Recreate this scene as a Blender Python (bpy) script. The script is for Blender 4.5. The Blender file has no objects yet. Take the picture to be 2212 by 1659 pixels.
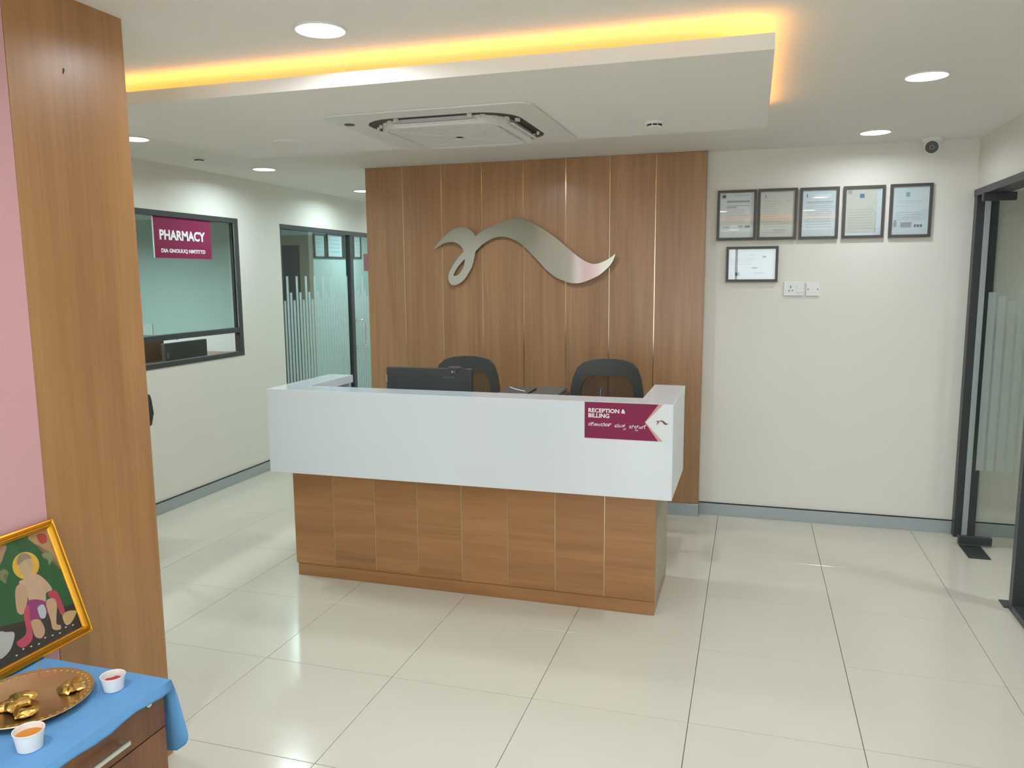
import bpy, bmesh, math, random
from mathutils import Matrix, Vector
random.seed(7)
C = bpy.context.scene.collection
SC = bpy.context.scene

# ------------------------------------------------------------------ camera
cam_d = bpy.data.cameras.new('camera'); cam = bpy.data.objects.new('camera', cam_d); C.objects.link(cam)
YAW, PITCH, ROLL, FPX = -0.2965, 0.1363, -0.0076, 1692.9
cy, sy, cp, sp = math.cos(YAW), math.sin(YAW), math.cos(PITCH), math.sin(PITCH)
_f = Vector((sy*cp, cy*cp, -sp)); _r = Vector((cy, -sy, 0)); _u = _r.cross(_f)
_r2 = _r*math.cos(ROLL) + _u*math.sin(ROLL); _u2 = _u*math.cos(ROLL) - _r*math.sin(ROLL)
M = Matrix((_r2, _u2, -_f)).transposed().to_4x4(); M.translation = (0, 0, 1.6304)
cam.matrix_world = M
cam_d.sensor_fit = 'HORIZONTAL'; cam_d.sensor_width = 36; cam_d.lens = FPX/2212*36; cam_d.clip_start = 0.05
SC.camera = cam
# ------------------------------------------------------------------ world, exposure
w = bpy.data.worlds.new('world'); SC.world = w; w.use_nodes = True
w.node_tree.nodes['Background'].inputs[0].default_value = (0.86, 0.95, 1.0, 1)
w.node_tree.nodes['Background'].inputs[1].default_value = 3.1
SC.view_settings.view_transform = 'Standard'; SC.view_settings.look = 'None'
SC.view_settings.exposure = 0.47; SC.view_settings.gamma = 1.0; SC.view_settings.use_curve_mapping = False
try:
    SC.cycles.max_bounces = 6; SC.cycles.diffuse_bounces = 4; SC.cycles.glossy_bounces = 3; SC.cycles.use_adaptive_sampling = True; SC.cycles.use_light_tree = False; SC.cycles.adaptive_threshold = 0.035
    SC.cycles.transparent_max_bounces = 12; SC.cycles.sample_clamp_indirect = 4.0
    SC.cycles.caustics_reflective = False; SC.cycles.caustics_refractive = False
except Exception: pass
LAMP_W = 7.5               # watts of each round downlight
LAMP_COL = (.84, .93, 1.0); LEFT_COL = (.75, .95, 1.0)
LED_S = 9.0                # amber cove strip
ZC = 2.42                   # ceiling height

# ------------------------------------------------------------------ helpers
def lin(h):
    h = h.lstrip('#'); v = [int(h[i:i+2], 16)/255 for i in (0, 2, 4)]
    return tuple(x/12.92 if x <= .04045 else ((x+.055)/1.055)**2.4 for x in v) + (1.0,)
MATS = {}
def new_mat(name):
    m = bpy.data.materials.new(name); m.use_nodes = True; MATS[name] = m
    return m, m.node_tree, m.node_tree.nodes['Principled BSDF']
def mat(name, col, rough=.5, metal=0, noise=0.0, nscale=20, bump=0.0, coat=0, spec=.5, emit=None, es=0):
    m, nt, b = new_mat(name)
    c = lin(col) if isinstance(col, str) else tuple(col)+(1,)
    b.inputs['Base Color'].default_value = c; b.inputs['Roughness'].default_value = rough
    b.inputs['Metallic'].default_value = metal; b.inputs['Coat Weight'].default_value = coat
    b.inputs['Coat Roughness'].default_value = .08; b.inputs['Specular IOR Level'].default_value = spec
    if emit:
        b.inputs['Emission Color'].default_value = lin(emit) if isinstance(emit, str) else tuple(emit)+(1,)
        b.inputs['Emission Strength'].default_value = es
    tc = nt.nodes.new('ShaderNodeTexCoord'); n = nt.nodes.new('ShaderNodeTexNoise')
    n.inputs['Scale'].default_value = nscale; n.inputs['Detail'].default_value = 4
    nt.links.new(tc.outputs['Object'], n.inputs['Vector'])
    if noise > 0:
        r = nt.nodes.new('ShaderNodeMapRange'); r.inputs['To Min'].default_value = 1-noise; r.inputs['To Max'].default_value = 1+noise
        mx = nt.nodes.new('ShaderNodeMix'); mx.data_type = 'RGBA'; mx.blend_type = 'MULTIPLY'; mx.inputs['Factor'].default_value = 1
        mx.inputs['A'].default_value = c
        nt.links.new(n.outputs['Fac'], r.inputs['Value']); nt.links.new(r.outputs['Result'], mx.inputs['B'])
        nt.links.new(mx.outputs['Result'], b.inputs['Base Color'])
    if bump > 0:
        bp = nt.nodes.new('ShaderNodeBump'); bp.inputs['Strength'].default_value = bump; bp.inputs['Distance'].default_value = .002
        nt.links.new(n.outputs['Fac'], bp.inputs['Height']); nt.links.new(bp.outputs['Normal'], b.inputs['Normal'])
    return m
def wood(name, dark, mid, light, axis='z', rough=.33, coat=.15, freq=1.0):
    m, nt, b = new_mat(name); L = nt.links.new
    tc = nt.nodes.new('ShaderNodeTexCoord'); oi = nt.nodes.new('ShaderNodeObjectInfo')
    ad = nt.nodes.new('ShaderNodeVectorMath'); ad.operation = 'ADD'
    ml = nt.nodes.new('ShaderNodeVectorMath'); ml.operation = 'SCALE'; ml.inputs['Scale'].default_value = 9.0
    cb = nt.nodes.new('ShaderNodeCombineXYZ')
    for k in ('X', 'Y', 'Z'): L(oi.outputs['Random'], cb.inputs[k])
    L(cb.outputs[0], ml.inputs[0]); L(tc.outputs['Object'], ad.inputs[0]); L(ml.outputs[0], ad.inputs[1])
    def noise(across, along, det, dist=0):
        mp = nt.nodes.new('ShaderNodeMapping'); s = [across*freq]*3; s['xyz'.index(axis)] = along*freq
        mp.inputs['Scale'].default_value = s
        n = nt.nodes.new('ShaderNodeTexNoise'); n.inputs['Scale'].default_value = 1; n.inputs['Detail'].default_value = det
        n.inputs['Distortion'].default_value = dist; n.inputs['Roughness'].default_value = .6
        L(ad.outputs[0], mp.inputs['Vector']); L(mp.outputs[0], n.inputs['Vector']); return n
    n1 = noise(9, .7, 3, .5); n2 = noise(60, 1.3, 5); n3 = noise(260, 5, 2)
    cr = nt.nodes.new('ShaderNodeValToRGB'); e = cr.color_ramp.elements
    e[0].position = .30; e[0].color = lin(dark); e[1].position = .72; e[1].color = lin(light)
    k = e.new(.5); k.color = lin(mid)
    def math_(op, a, bb):
        q = nt.nodes.new('ShaderNodeMath'); q.operation = op
        for i, v in enumerate((a, bb)):
            if isinstance(v, (int, float)): q.inputs[i].default_value = v
            else: L(v, q.inputs[i])
        return q.outputs[0]
    s = math_('ADD', math_('MULTIPLY', n1.outputs['Fac'], .55), math_('ADD', math_('MULTIPLY', n2.outputs['Fac'], .32), math_('MULTIPLY', n3.outputs['Fac'], .13)))
    L(s, cr.inputs['Fac']); L(cr.outputs['Color'], b.inputs['Base Color'])
    b.inputs['Roughness'].default_value = rough; b.inputs['Coat Weight'].default_value = coat; b.inputs['Coat Roughness'].default_value = .25
    bp = nt.nodes.new('ShaderNodeBump'); bp.inputs['Strength'].default_value = .05; bp.inputs['Distance'].default_value = .001
    L(n2.outputs['Fac'], bp.inputs['Height']); L(bp.outputs['Normal'], b.inputs['Normal'])
    return m
def glass(name, tint, ior=1.5, rough=0.0, frost=0.0):
    m, nt, b = new_mat(name); nt.nodes.remove(b); L = nt.links.new
    out = nt.nodes['Material Output']
    tr = nt.nodes.new('ShaderNodeBsdfTransparent'); tr.inputs[0].default_value = tuple(tint)+(1,)
    gl = nt.nodes.new('ShaderNodeBsdfGlossy'); gl.inputs['Color'].default_value = (1, 1, 1, 1); gl.inputs['Roughness'].default_value = rough
    fr = nt.nodes.new('ShaderNodeFresnel'); fr.inputs['IOR'].default_value = ior
    ge = nt.nodes.new('ShaderNodeNewGeometry'); fac = nt.nodes.new('ShaderNodeMath'); fac.operation = 'SUBTRACT'; fac.use_clamp = True
    L(fr.outputs[0], fac.inputs[0]); L(ge.outputs['Backfacing'], fac.inputs[1])
    mx = nt.nodes.new('ShaderNodeMixShader'); L(fac.outputs[0], mx.inputs[0]); L(tr.outputs[0], mx.inputs[1]); L(gl.outputs[0], mx.inputs[2])
    last = mx
    if frost > 0:
        df = nt.nodes.new('ShaderNodeBsdfDiffuse'); df.inputs[0].default_value = (.80, .86, .85, 1)
        tl = nt.nodes.new('ShaderNodeBsdfTranslucent'); tl.inputs[0].default_value = (.80, .88, .87, 1)
        a = nt.nodes.new('ShaderNodeMixShader'); a.inputs[0].default_value = .6; L(df.outputs[0], a.inputs[1]); L(tl.outputs[0], a.inputs[2])
        m2 = nt.nodes.new('ShaderNodeMixShader'); m2.inputs[0].default_value = frost
        L(mx.outputs[0], m2.inputs[1]); L(a.outputs[0], m2.inputs[2]); last = m2
    L(last.outputs[0], out.inputs['Surface'])
    return m

M_wall = mat('wall_paint', '#e6e3d9', .75, noise=.015, nscale=3, bump=.03)
M_pink = mat('pink_paint', '#d3a0a3', .6, noise=.02, nscale=2, bump=.03)
M_ceil = mat('ceiling_paint', '#efebe4', .8, noise=.01, nscale=3)
M_tile = mat('floor_tile', '#d3cdbd', .16, noise=.03, nscale=2.5, spec=.5)
M_grout = mat('grout', '#8f887b', .8, noise=.05)
M_skirt = mat('skirting_metal', '#a9b1b3', .4, metal=.15, noise=.02)
M_black = mat('black_aluminium', '#3a3d3e', .38, noise=.03)
M_seal = mat('dark_shadow_gap', '#1b1c1d', .7, noise=.02)
M_wood_v = wood('wood_vertical', '#8f6a49', '#a67d58', '#b98f69', 'z')
M_wood_h = wood('wood_horizontal', '#8c6039', '#a37246', '#b68454', 'x')
M_wood_y = wood('wood_pillar_grain', '#91653e', '#a97a4d', '#ba8a5a', 'z', rough=.36, freq=.8)
M_wood_dk = wood('drawer_wood', '#5a3722', '#74492e', '#8a5b3c', 'z', rough=.4)
M_strip = mat('polished_strip', '#d8c9a8', .18, metal=1, noise=.02)
M_white = mat('white_laminate', '#dfe5ea', .10, noise=.005, coat=.3)
M_beige = mat('beige_laminate', '#a9997f', .4, noise=.02)
M_steel = mat('mirror_steel', '#dcdcd8', .09, metal=1, noise=.01)
M_chrome = mat('chrome', '#dcdfe0', .12, metal=1, noise=.01)
M_whitepl = mat('white_plastic', '#e9e9e6', .4, noise=.01)
M_acwhite = mat('ac_plastic', '#e3e1db', .42, noise=.01)
M_dark = mat('black_plastic', '#40413f', .45, noise=.05, bump=.02)
M_dark2 = mat('charcoal_plastic', '#4a4a4a', .4, noise=.03)
M_slot = mat('dark_slot', '#4a4038', .7, noise=.03)
M_mag = mat('magenta_print', '#892a50', .5, noise=.01, spec=.2)
M_maroon = mat('maroon_print', '#7a2a4c', .35, noise=.01)
M_salmon = mat('salmon_print', '#d69a94', .35, noise=.01)
M_ink = mat('white_ink', '#f4f4f2', .4, noise=.005)
M_paper = mat('paper', '#e4e8ea', .5, noise=.01)
M_paper2 = mat('cream_paper', '#d3d2c6', .5, noise=.02)
M_paper3 = mat('blue_paper', '#d7e3ea', .5, noise=.01)
M_print = mat('grey_print', '#a9adb0', .6, noise=.02)
M_printd = mat('dark_print', '#6a6f72', .6, noise=.02)
M_blueprint = mat('blue_print', '#4b79b0', .5, noise=.02)
M_tealprint = mat('teal_print', '#79b4b4', .5, noise=.02)
M_frame = mat('black_frame', '#4a4541', .42, noise=.03)
M_gold = mat('gold_moulding', '#d99a2e', .28, metal=.85, noise=.06, nscale=40)
M_brass = mat('brass', '#d8bb90', .33, metal=1, noise=.08, nscale=60, bump=.05)
M_goldfoil = mat('gold_foil', '#dfbd6e', .28, metal=1, noise=.15, nscale=120, bump=.3)
M_cup = mat('paper_cup', '#ecebe8', .5, noise=.01)
M_red = mat('red_powder', '#b0333a', .85, noise=.2, nscale=200, bump=.4)
M_orange = mat('turmeric_paste', '#c97f22', .6, noise=.1, nscale=80, bump=.1)
M_cloth = mat('blue_cloth', '#5f95c6', .85, noise=.04, nscale=60, bump=.15)
M_brown = mat('brown_laminate', '#a08b79', .5, noise=.03)
M_cab = wood('box_wood', '#5e4530', '#735640', '#84664c', 'x')
M_doorglass = mat('dark_door', '#201f1e', .35, noise=.05)
M_notice = mat('notice_red', '#c0566e', .5, noise=.2, nscale=25)
M_glass_w = glass('window_glass', (.70, .82, .80))
M_glass_d = glass('door_glass', (.78, .93, .92))
M_glass_g = glass('grey_glass', (.90, .915, .90))
M_glass_c = glass('clear_glass', (.97, .98, .98))
M_glass_p = glass('picture_glass', (.97, .98, .98), ior=2.0)
M_frost = glass('frosted_film', (.85, .9, .9), frost=.85, rough=.4)
M_frost2 = glass('faint_frosted_film', (.9, .92, .9), frost=.42, rough=.4)
M_mesh = None
def mesh_mat():
    m, nt, b = new_mat('chair_mesh'); L = nt.links.new
    b.inputs['Base Color'].default_value = lin('#2d2a26'); b.inputs['Roughness'].default_value = .8
    tr = nt.nodes.new('ShaderNodeBsdfTransparent'); mx = nt.nodes.new('ShaderNodeMixShader'); mx.inputs[0].default_value = .62
    L(tr.outputs[0], mx.inputs[1]); L(b.outputs[0], mx.inputs[2]); L(mx.outputs[0], nt.nodes['Material Output'].inputs['Surface'])
    return m
M_mesh = mesh_mat()
def emit_mat(name, col, s):
    m, nt, b = new_mat(name); nt.nodes.remove(b)
    e = nt.nodes.new('ShaderNodeEmission'); e.inputs[0].default_value = tuple(col)+(1,); e.inputs[1].default_value = s
    nt.links.new(e.outputs[0], nt.nodes['Material Output'].inputs['Surface']); return m
M_lamp = emit_mat('lamp_diffuser', (1, .98, .96), 6.0)
M_lamp.cycles.emission_sampling = 'NONE'   # the area lamp below each diffuser carries its light
M_led = emit_mat('led_amber', (1.0, .46, .10), LED_S*.72)

def bx(bm, x0, x1, y0, y1, z0, z1, bev=0, seg=2):
    vs = [bm.verts.new((x, y, z)) for x in (x0, x1) for y in (y0, y1) for z in (z0, z1)]
    F = [(0, 1, 3, 2), (4, 6, 7, 5), (0, 4, 5, 1), (2, 3, 7, 6), (0, 2, 6, 4), (1, 5, 7, 3)]
    fs = [bm.faces.new([vs[i] for i in f]) for f in F]
    if bev > 0:
        es = set(e for f in fs for e in f.edges)
        bmesh.ops.bevel(bm, geom=list(es), offset=bev, segments=seg, affect='EDGES', profile=.5)
    return bm
def cyl(bm, p0, p1, r0, r1=None, n=16, cap=True):
    r1 = r0 if r1 is None else r1; p0 = Vector(p0); p1 = Vector(p1); d = (p1-p0).normalized()
    a = d.orthogonal().normalized(); b = d.cross(a)
    A = [bm.verts.new(p0+(a*math.cos(2*math.pi*i/n)+b*math.sin(2*math.pi*i/n))*r0) for i in range(n)]
    B = [bm.verts.new(p1+(a*math.cos(2*math.pi*i/n)+b*math.sin(2*math.pi*i/n))*r1) for i in range(n)]
    for i in range(n): bm.faces.new((A[i], A[(i+1) % n], B[(i+1) % n], B[i]))
    if cap: bm.faces.new(A[::-1]); bm.faces.new(B)
    return bm
def lathe(bm, prof, c=(0, 0, 0), n=32, sx=1, sy=1, closed=False, wob=None):
    rings = []
    for k, (r, z) in enumerate(prof):
        ring = []
        for i in range(n):
            a = 2*math.pi*i/n; q = r*(1+(wob(a, k) if wob else 0))
            ring.append(bm.verts.new((c[0]+q*sx*math.cos(a), c[1]+q*sy*math.sin(a), c[2]+z)))
        rings.append(ring)
    for k in range(len(rings)-1):
        for i in range(n):
            bm.faces.new((rings[k][i], rings[k][(i+1) % n], rings[k+1][(i+1) % n], rings[k+1][i]))
    if prof[0][0] > 0: bm.faces.new(rings[0][::-1])
    bm.faces.new(rings[-1])
    return bm
def tube(bm, pts, r, n=8):
    pts = [Vector(p) for p in pts]; rings = []; up = None
    for i, p in enumerate(pts):
        d = (pts[min(i+1, len(pts)-1)]-pts[max(i-1, 0)]).normalized()
        up = d.orthogonal().normalized() if up is None else (up-d*up.dot(d)).normalized()
        b = d.cross(up)
        rings.append([bm.verts.new(p+(up*math.cos(2*math.pi*k/n)+b*math.sin(2*math.pi*k/n))*r) for k in range(n)])
    for i in range(len(rings)-1):
        for k in range(n): bm.faces.new((rings[i][k], rings[i][(k+1) % n], rings[i+1][(k+1) % n], rings[i+1][k]))
    bm.faces.new(rings[0][::-1]); bm.faces.new(rings[-1])
    return bm
def prism(bm, poly, fn, d0, d1):
    """poly of 2D points, fn(u,v,d)->xyz, extruded from d0 to d1"""
    A = [bm.verts.new(fn(u, v, d0)) for u, v in poly]; B = [bm.verts.new(fn(u, v, d1)) for u, v in poly]; n = len(poly)
    bm.faces.new(A); bm.faces.new(B[::-1])
    for i in range(n): bm.faces.new((A[i], B[i], B[(i+1) % n], A[(i+1) % n]))
    return bm
def rrect(x0, x1, y0, y1, r, n=6):
    p = []
    for cx, cy_, a0 in ((x1-r, y1-r, 0), (x0+r, y1-r, 90), (x0+r, y0+r, 180), (x1-r, y0+r, 270)):
        for i in range(n+1):
            a = math.radians(a0+90*i/n); p.append((cx+r*math.cos(a), cy_+r*math.sin(a)))
    return p
def ringprism(bm, outer, inner, fn, d0, d1):
    n = len(outer); V = [[bm.verts.new(fn(u, v, d)) for u, v in P] for P in (outer, inner) for d in (d0, d1)]
    o0, o1, i0, i1 = V
    for k in range(n):
        j = (k+1) % n
        bm.faces.new((o0[k], o0[j], o1[j], o1[k])); bm.faces.new((i0[k], i1[k], i1[j], i0[j]))
        bm.faces.new((o0[k], i0[k], i0[j], o0[j])); bm.faces.new((o1[k], o1[j], i1[j], i1[k]))
    return bm
def B(): return bmesh.new()
def obj(name, bm, m, parent=None, smooth=False, local=False, label=None):
    if parent is not None and not local:
        bmesh.ops.translate(bm, verts=bm.verts, vec=-Vector(parent.get('_o', (0, 0, 0))))
    bmesh.ops.recalc_face_normals(bm, faces=bm.faces)
    me = bpy.data.meshes.new(name); bm.to_mesh(me); bm.free()
    for k in (m if isinstance(m, (list, tuple)) else [m]): me.materials.append(k)
    if smooth:
        for p in me.polygons: p.use_smooth = True
        try: me.set_sharp_from_angle(angle=math.radians(40))
        except Exception: pass
    o = bpy.data.objects.new(name, me); C.objects.link(o)
    if parent is not None:
        o.parent = parent
        if '_o' in parent: o['_o'] = parent['_o']
    if label: o['label'] = label
    return o
def tag(o, label, cat=None, group=None, kind=None):
    o['label'] = label
    if cat: o['category'] = cat
    if group: o['group'] = group
    if kind: o['kind'] = kind
    return o
def thing(name, label, cat, loc=(0, 0, 0), group=None, mw=None):
    o = bpy.data.objects.new(name, None); C.objects.link(o); o.empty_display_size = .1
    o.location = loc; o['_o'] = tuple(loc)
    if mw is not None: o.matrix_world = mw
    return tag(o, label, cat, group)
def struct(name, bm, m, label, parent=None):
    o = obj(name, bm, m, parent); o['kind'] = 'structure'; o['label'] = label
    return o
def sroot(name, label, loc=(0, 0, 0)):
    o = bpy.data.objects.new(name, None); C.objects.link(o); o.location = loc; o['_o'] = tuple(loc)
    o['kind'] = 'structure'; o['label'] = label; return o
def copy_tree(o, parent=None):
    c = o.copy(); C.objects.link(c)
    if parent is not None: c.parent = parent
    for ch in list(o.children): copy_tree(ch, c)
    return c
def text_bm(s, size, depth=.0006, fat=0.0, width=None):
    cu = bpy.data.curves.new('lettering', 'FONT'); cu.body = s; cu.size = size; cu.extrude = depth; cu.offset = fat; cu.resolution_u = 3
    o = bpy.data.objects.new('lettering', cu); C.objects.link(o)
    dg = bpy.context.evaluated_depsgraph_get(); me = bpy.data.meshes.new_from_object(o.evaluated_get(dg))
    bm = B(); bm.from_mesh(me); bpy.data.objects.remove(o); bpy.data.curves.remove(cu); bpy.data.meshes.remove(me)
    if bm.verts:
        x0 = min(v.co.x for v in bm.verts); x1 = max(v.co.x for v in bm.verts); y0 = min(v.co.y for v in bm.verts); 
        k = (width/(x1-x0)) if width else 1
        for v in bm.verts: v.co.x = (v.co.x-x0)*k
    return bm
FRONT = lambda o: Matrix(((1, 0, 0, o[0]), (0, 0, -1, o[1]), (0, 1, 0, o[2]), (0, 0, 0, 1)))     # faces -y
LEFTW = lambda o: Matrix(((0, 0, 1, o[0]), (1, 0, 0, o[1]), (0, 1, 0, o[2]), (0, 0, 0, 1)))      # faces +x
def fxz(y0, s=-1):
    return lambda u, v, d: (u, y0+s*d, v)

# ================================================================== the setting
XL, XR, YB, YP = -3.916, 1.262, 5.387, 5.315
TX, TY, TX0, TY0 = .5964, .6034, -.1747, 3.9625
bm = B(); bx(bm, -6.8, 3.4, -3.1, 11.2, -.12, -.012)
floor = struct('floor', bm, M_grout, 'glossy cream porcelain tile floor')
tile_cache = {}
def add_tile(x0, x1, y0, y1):
    g = .0011; x0 += g; x1 -= g; y0 += g; y1 -= g
    if x1-x0 < .02 or y1-y0 < .02: return
    key = (round(x1-x0, 3), round(y1-y0, 3))
    if key not in tile_cache:
        bm = B(); w_, h_ = x1-x0, y1-y0; bx(bm, -w_/2, w_/2, -h_/2, h_/2, -.012, 0, .0009, 1)
        bmesh.ops.recalc_face_normals(bm, faces=bm.faces)
        me = bpy.data.meshes.new('tile'); bm.to_mesh(me); bm.free(); me.materials.append(M_tile); tile_cache[key] = me
    o = bpy.data.objects.new('tile', tile_cache[key]); C.objects.link(o); o.parent = floor
    o.location = ((x0+x1)/2, (y0+y1)/2, random.uniform(-.0003, 0))
for i in range(-7, 5):
    for j in range(-9, 12):
        x0, x1 = TX0+i*TX, TX0+(i+1)*TX; y0, y1 = TY0-(j+1)*TY, TY0-j*TY
        if y1 < -3 or y0 > 9: continue
        if x0 < XR-.01 and x1 > XL:
            if y1 <= YB: add_tile(max(x0, XL), x1, y0, y1)
            elif y0 < YB:
                if x1 > -2.74: add_tile(max(x0, -2.74), x1, y0, YB)
                if x0 < -2.74: add_tile(max(x0, XL), min(x1, -2.74), y0, y1)
            elif x0 < -2.74: add_tile(max(x0, XL), min(x1, -2.74), y0, min(y1, 9))
        elif x0 >= XR-.01 and y0 > 1.0 and y0 < YB and x0 < 2.6: add_tile(x0, x1, y0, min(y1, YB))

bm = B(); bx(bm, -6.8, 3.4, -3.1, 11.2, ZC, ZC+.1)
ceiling = struct('ceiling', bm, M_ceil, 'flat off-white plaster ceiling')
bm = B(); bx(bm, -2.735, 3.3, YB, YB+.13, 0, ZC)
struct('wall_back', bm, M_wall, 'white back wall with the framed certificates')
bm = B(); bx(bm, -2.735, -2.605, YB+.13, 9.0, 0, ZC); struct('wall_corridor', bm, M_wall, 'white wall along the corridor behind the feature panelling')
bm = B(); bx(bm, -4.0, -2.6, 9.0, 9.12, 0, ZC); struct('wall_corridor_end', bm, M_wall, 'white wall at the far end of the corridor')
# left wall with the pharmacy window and the glazed clinic front
WY0, WY1, WZ0, WZ1 = 3.45, 5.412, 1.017, 2.10
GY0, GZ = 5.995, 2.095
bm = B(); W = .10; xo = XL-W
bx(bm, xo, XL, 1.2, WY0, 0, ZC); bx(bm, xo, XL, WY0, WY1, 0, WZ0); bx(bm, xo, XL, WY0, WY1, WZ1, ZC)
bx(bm, xo, XL, WY1, GY0, 0, ZC); bx(bm, xo, XL, GY0, 9.0, GZ, ZC)
struct('wall_left', bm, M_wall, 'white left wall with pharmacy window and glazed clinic front')
# pink wall beside the camera
bm = B(); bx(bm, -2.02, -1.874, .55, 1.656, 0, ZC); struct('wall_near_left', bm, M_pink, 'pink painted wall behind the shrine picture')
bm = B(); bx(bm, -2.02, -1.874, -3.0, .55, 0, ZC); struct('wall_entrance_left', bm, M_wall, 'white wall beside the entrance left of the camera')
bm = B(); bx(bm, -3.916, -2.02, 1.2, 1.32, 0, ZC); struct('wall_alcove', bm, M_wall, 'white wall closing the waiting alcove behind the pillar')
bm = B(); bx(bm, -2.02, -1.7, -3.1, -3.0, 0, ZC); bx(bm, 1.15, 3.3, -3.1, -3.0, 0, ZC); bx(bm, -1.7, 1.15, -3.1, -3.0, 2.25, ZC)
struct('wall_front', bm, M_wall, 'white entrance wall behind the camera')
r = sroot('fill_window', 'added unseen entrance glazing letting fill daylight in behind the camera', (-.275, -3.05, 0))  # entrance glazing added behind the camera so daylight fills the room
for x in (-1.7, -.29, 1.11):
    bm = B(); bx(bm, x, x+.04, -3.07, -3.03, 0, 2.25); obj('mullion', bm, M_black, r)
bm = B(); bx(bm, -1.66, 1.11, -3.07, -3.03, 2.21, 2.25); obj('head_rail', bm, M_black, r)
for x0, x1 in ((-1.66, -.29), (-.25, 1.11)):
    bm = B(); bx(bm, x0, x1, -3.055, -3.047, 0, 2.21); obj('pane', bm, M_glass_c, r)
# right wall: glazed partition with a header above
DH = 2.12
bm = B(); bx(bm, XR, XR+.1, -3.0, YB, DH, ZC); bx(bm, XR, XR+.1, -3.0, 1.2, 0, DH)
struct('wall_right', bm, M_wall, 'white wall above the glazed partition on the right')
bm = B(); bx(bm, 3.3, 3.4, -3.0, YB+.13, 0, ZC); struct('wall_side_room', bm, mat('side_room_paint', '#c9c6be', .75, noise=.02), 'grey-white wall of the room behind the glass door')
# pharmacy and clinic interiors
M_in = mat('cool_interior_paint', '#d3dcda', .7, noise=.01)
bm = B(); bx(bm, -6.6, XL-W, 5.85, 5.95, 0, ZC); struct('wall_pharmacy', bm, M_in, 'plain wall inside the pharmacy seen through its window')
bm = B(); bx(bm, -6.7, -6.6, 2.4, 11, 0, ZC); struct('wall_far_left', bm, M_in, 'outer wall of the pharmacy and clinic rooms')
bm = B(); bx(bm, -6.6, XL-W, 2.3, 2.4, 0, ZC); struct('wall_pharmacy_near', bm, M_in, 'near side wall of the pharmacy room')
bm = B(); bx(bm, -6.6, XL-W-.001, 2.4, 5.85, 2.15, 2.19); struct('trim_1', bm, M_ceil, 'lowered ceiling of the pharmacy room')
bm = B(); bx(bm, -5.3, -5.2, 8.66, 11, 0, ZC); struct('wall_clinic', bm, M_in, 'pale wall with framed certificates inside the clinic room')
bm = B(); bx(bm, -6.6, -5.2, 8.56, 8.66, 0, 2.15); struct('wall_clinic_brown', bm, M_brown, 'brown panelled wall around the dark door inside the clinic')
bm = B(); bx(bm, -6.6, -5.2, 8.57, 8.66, 2.15, ZC); struct('wall_clinic_top', bm, M_in, 'white wall above the brown panelling in the clinic')
bm = B(); bx(bm, -5.2, -2.6, 11, 11.1, 0, ZC); struct('wall_clinic_end', bm, M_in, 'far end wall of the clinic room')
bm = B(); bx(bm, -3.99, -3.93, 9.12, 11, 0, ZC); struct('wall_clinic_side', bm, M_in, 'side wall of the clinic room past the corridor')
bm = B(); bx(bm, -5.95, -5.33, 8.545, 8.56, 0, 2.03, .003)
d = struct('door_3', bm, M_doorglass, 'dark door leaf set in the brown wall of the clinic')
bm = B(); bx(bm, -5.40, -5.38, 8.50, 8.54, .95, 1.1, .004); obj('door_handle', bm, M_chrome, d)

def skirting(name, x0, x1, y0, y1, label, axis, out):
    r = sroot(name, label, ((x0+x1)/2, (y0+y1)/2, 0))
    bm = B(); bx(bm, x0, x1, y0, y1, 0, .082, .001, 1); obj('board', bm, M_skirt, r)
    bm = B(); t = .004
    if axis == 'x': bx(bm, x0, x1, y0-.001 if out < 0 else y0, y1, .082, .087)
    else: bx(bm, x0, x1+.001, y0, y1, .082, .087)
    obj('shadow_bead', bm, M_seal, r)
skirting('baseboard_back', -.304, 3.29, YB-.010, YB, 'grey metal skirting below the framed certificates', 'x', -1)
skirting('baseboard_left', XL, XL+.010, 1.32, GY0, 'grey metal skirting along the left wall', 'y', 1)
skirting('baseboard_corridor', -2.745, -2.735, YB+.05, 9.0, 'grey metal skirting in the corridor', 'y', 1)

# ------------------------------------------------------------------ ceiling raft with amber cove
RZ = 2.31
def raft(X0, X1, Y0, Y1, label):
    t = thing('ceiling_raft', label, 'ceiling panel', ((X0+X1)/2, (Y0+Y1)/2, RZ))
    bm = B(); bx(bm, X0, X1, Y0, Y1, RZ, RZ+.012); obj('slab', bm, M_ceil, t)
    ins = lambda d: [(X0+d, Y0+d), (X1-d, Y0+d), (X1-d, Y1-d), (X0+d, Y1-d)]
    bm = B(); ringprism(bm, ins(0), ins(.012), lambda u, v, d: (u, v, d), RZ+.012, RZ+.049); obj('lip', bm, M_ceil, t)
    bm = B(); a = ins(.23); bx(bm, a[0][0], a[1][0], a[0][1], a[2][1], RZ+.012, ZC); obj('core', bm, M_ceil, t)
    for (x0, x1, y0, y1) in ((X0+.03, X1-.03, Y0+.030, Y0+.042), (X1-.042, X1-.030, Y0+.05, Y1-.03), (X0+.03, X1-.05, Y1-.042, Y1-.030), (X0+.030, X0+.042, Y0+.05, Y1-.05)):
        bm = B(); bx(bm, x0, x1, y0, y1, RZ+.014, RZ+.042); obj('led_strip', bm, M_led, t, label='glowing amber LED strip')
raft(-2.80, .042, 2.627, 3.975, 'dropped rectangular ceiling raft edged with amber cove light above the reception desk')
raft(-1.60, 1.15, -2.4, -.62, 'second dropped ceiling raft with amber cove light near the entrance behind the camera')

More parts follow.
